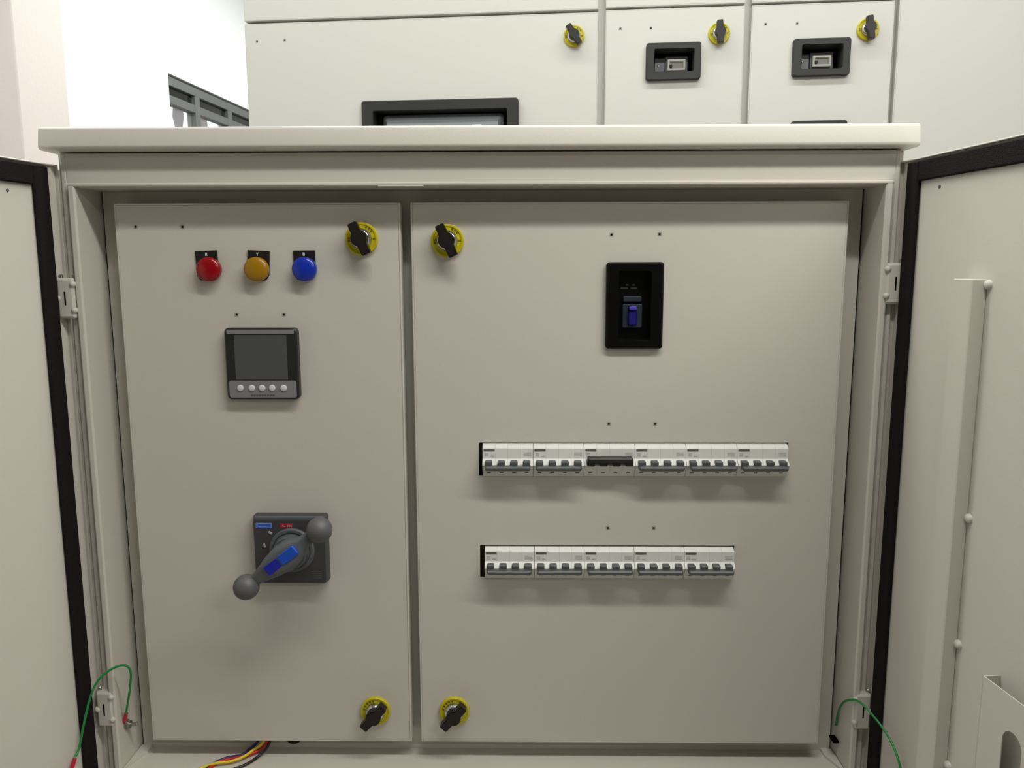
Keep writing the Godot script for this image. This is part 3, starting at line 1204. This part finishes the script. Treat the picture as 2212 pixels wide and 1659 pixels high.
# ---------------------------------------------------------------- loose wires
func wires() -> void:
	var t := thing("earth_wire", "green earth wire with red sleeves looping from the left side wall to the left door", "wire", Vector3(-0.60, EYE - 0.69, 0.05), "green earth wires")
	begin()
	tube([Vector3(-0.5855, -0.6520, 0.0225), Vector3(-0.5813, -0.6403, 0.026), Vector3(-0.5699, -0.603, 0.034), Vector3(-0.5642, -0.5747, 0.040), Vector3(-0.5697, -0.5623, 0.046), Vector3(-0.5855, -0.5655, 0.052), Vector3(-0.602, -0.5792, 0.058), Vector3(-0.6126, -0.604, 0.064), Vector3(-0.6217, -0.6427, 0.070), Vector3(-0.6270, -0.6715, 0.0755), Vector3(-0.6292, -0.6823, 0.0854)], 0.0016)
	obj("conductor", "green", t)
	begin()
	tube([Vector3(-0.5900, -0.6655, 0.0188), Vector3(-0.5845, -0.6500, 0.0230)], 0.0027, 12, 2)
	obj("sleeve", "sleeve", t, "red insulating sleeve")
	begin()
	tube([Vector3(-0.6288, -0.6810, 0.0845), Vector3(-0.6300, -0.6921, 0.0908), Vector3(-0.6311, -0.7000, 0.0936)], 0.0027, 12, 2)
	obj("sleeve", "sleeve", t, "red insulating sleeve")
	begin()
	T = Transform3D(Basis(Vector3.UP, PI / 2), Vector3(-0.5918, -0.674, 0.012))
	loft([circle(0.0068, 0.0021), circle(0.0068, 0.0031), circle(0.0033, 0.0031), circle(0.0033, 0.0021)], false, true)
	flush(20.0)
	T = Transform3D()
	tube([Vector3(-0.5893, -0.6705, 0.0155), Vector3(-0.5885, -0.6655, 0.0188)], 0.0016, 8, 2)
	obj("ring_lug", "zinc", t)
	t = thing("earth_wire", "green earth wire looping from the right side channel to the right door", "wire", Vector3(0.50, EYE - 0.69, 0.08), "green earth wires")
	begin()
	tube([Vector3(0.4715, -0.684, -0.012), Vector3(0.4700, -0.655, -0.002), Vector3(0.4690, -0.633, 0.014), Vector3(0.4696, -0.6172, 0.034), Vector3(0.4755, -0.6099, 0.050), Vector3(0.4869, -0.619, 0.070), Vector3(0.496, -0.6308, 0.090), Vector3(0.5000, -0.6420, 0.108), Vector3(0.5020, -0.6560, 0.122), Vector3(0.5050, -0.6753, 0.1255), Vector3(0.5075, -0.705, 0.127)], 0.0016)
	obj("conductor", "green", t)
	begin()
	tube([Vector3(0.5074, -0.703, 0.127), Vector3(0.5085, -0.722, 0.127)], 0.0027, 12, 2)
	obj("sleeve", "sleeve", t, "red insulating sleeve")
	var y := -0.7345
	var runs := [
		["red", "thin red wire coming out under the left inner door", [Vector3(-0.386, -0.700, -0.020), Vector3(-0.3903, -0.717, -0.012), Vector3(-0.403, y + 0.004, -0.012), Vector3(-0.4203, y + 0.002, -0.0005), Vector3(-0.4418, y, 0.0043), Vector3(-0.4562, y, 0.0124), Vector3(-0.465, y, 0.0293), Vector3(-0.475, y, 0.050)]],
		["yellow", "thin yellow wire coming out under the left inner door", [Vector3(-0.392, -0.700, -0.020), Vector3(-0.3967, -0.717, -0.010), Vector3(-0.4111, y + 0.006, -0.009), Vector3(-0.4207, y + 0.005, 0.0064), Vector3(-0.438, y + 0.003, 0.0155), Vector3(-0.4585, y + 0.003, 0.020), Vector3(-0.4736, y, 0.025), Vector3(-0.4842, y, 0.0361), Vector3(-0.493, y, 0.055)]],
		["blue", "thin blue wire coming out under the left inner door", [Vector3(-0.400, -0.700, -0.020), Vector3(-0.4052, -0.717, -0.014), Vector3(-0.418, y + 0.004, -0.0146), Vector3(-0.4263, y + 0.002, -0.0022), Vector3(-0.4462, y, 0.001), Vector3(-0.462, y, 0.0150), Vector3(-0.470, y, 0.0350), Vector3(-0.480, y, 0.055)]],
		["black", "thin black wire coming out under the left inner door", [Vector3(-0.383, -0.700, -0.020), Vector3(-0.3875, -0.720, -0.010), Vector3(-0.398, y + 0.003, -0.003), Vector3(-0.4123, y, 0.0166), Vector3(-0.4315, y, 0.0323), Vector3(-0.4387, y, 0.0443), Vector3(-0.446, y, 0.056)]],
	]
	for r in runs:
		begin()
		tube(r[2], 0.0021)
		tag(obj("wire", "wire_" + r[0], self), r[1], "wire")
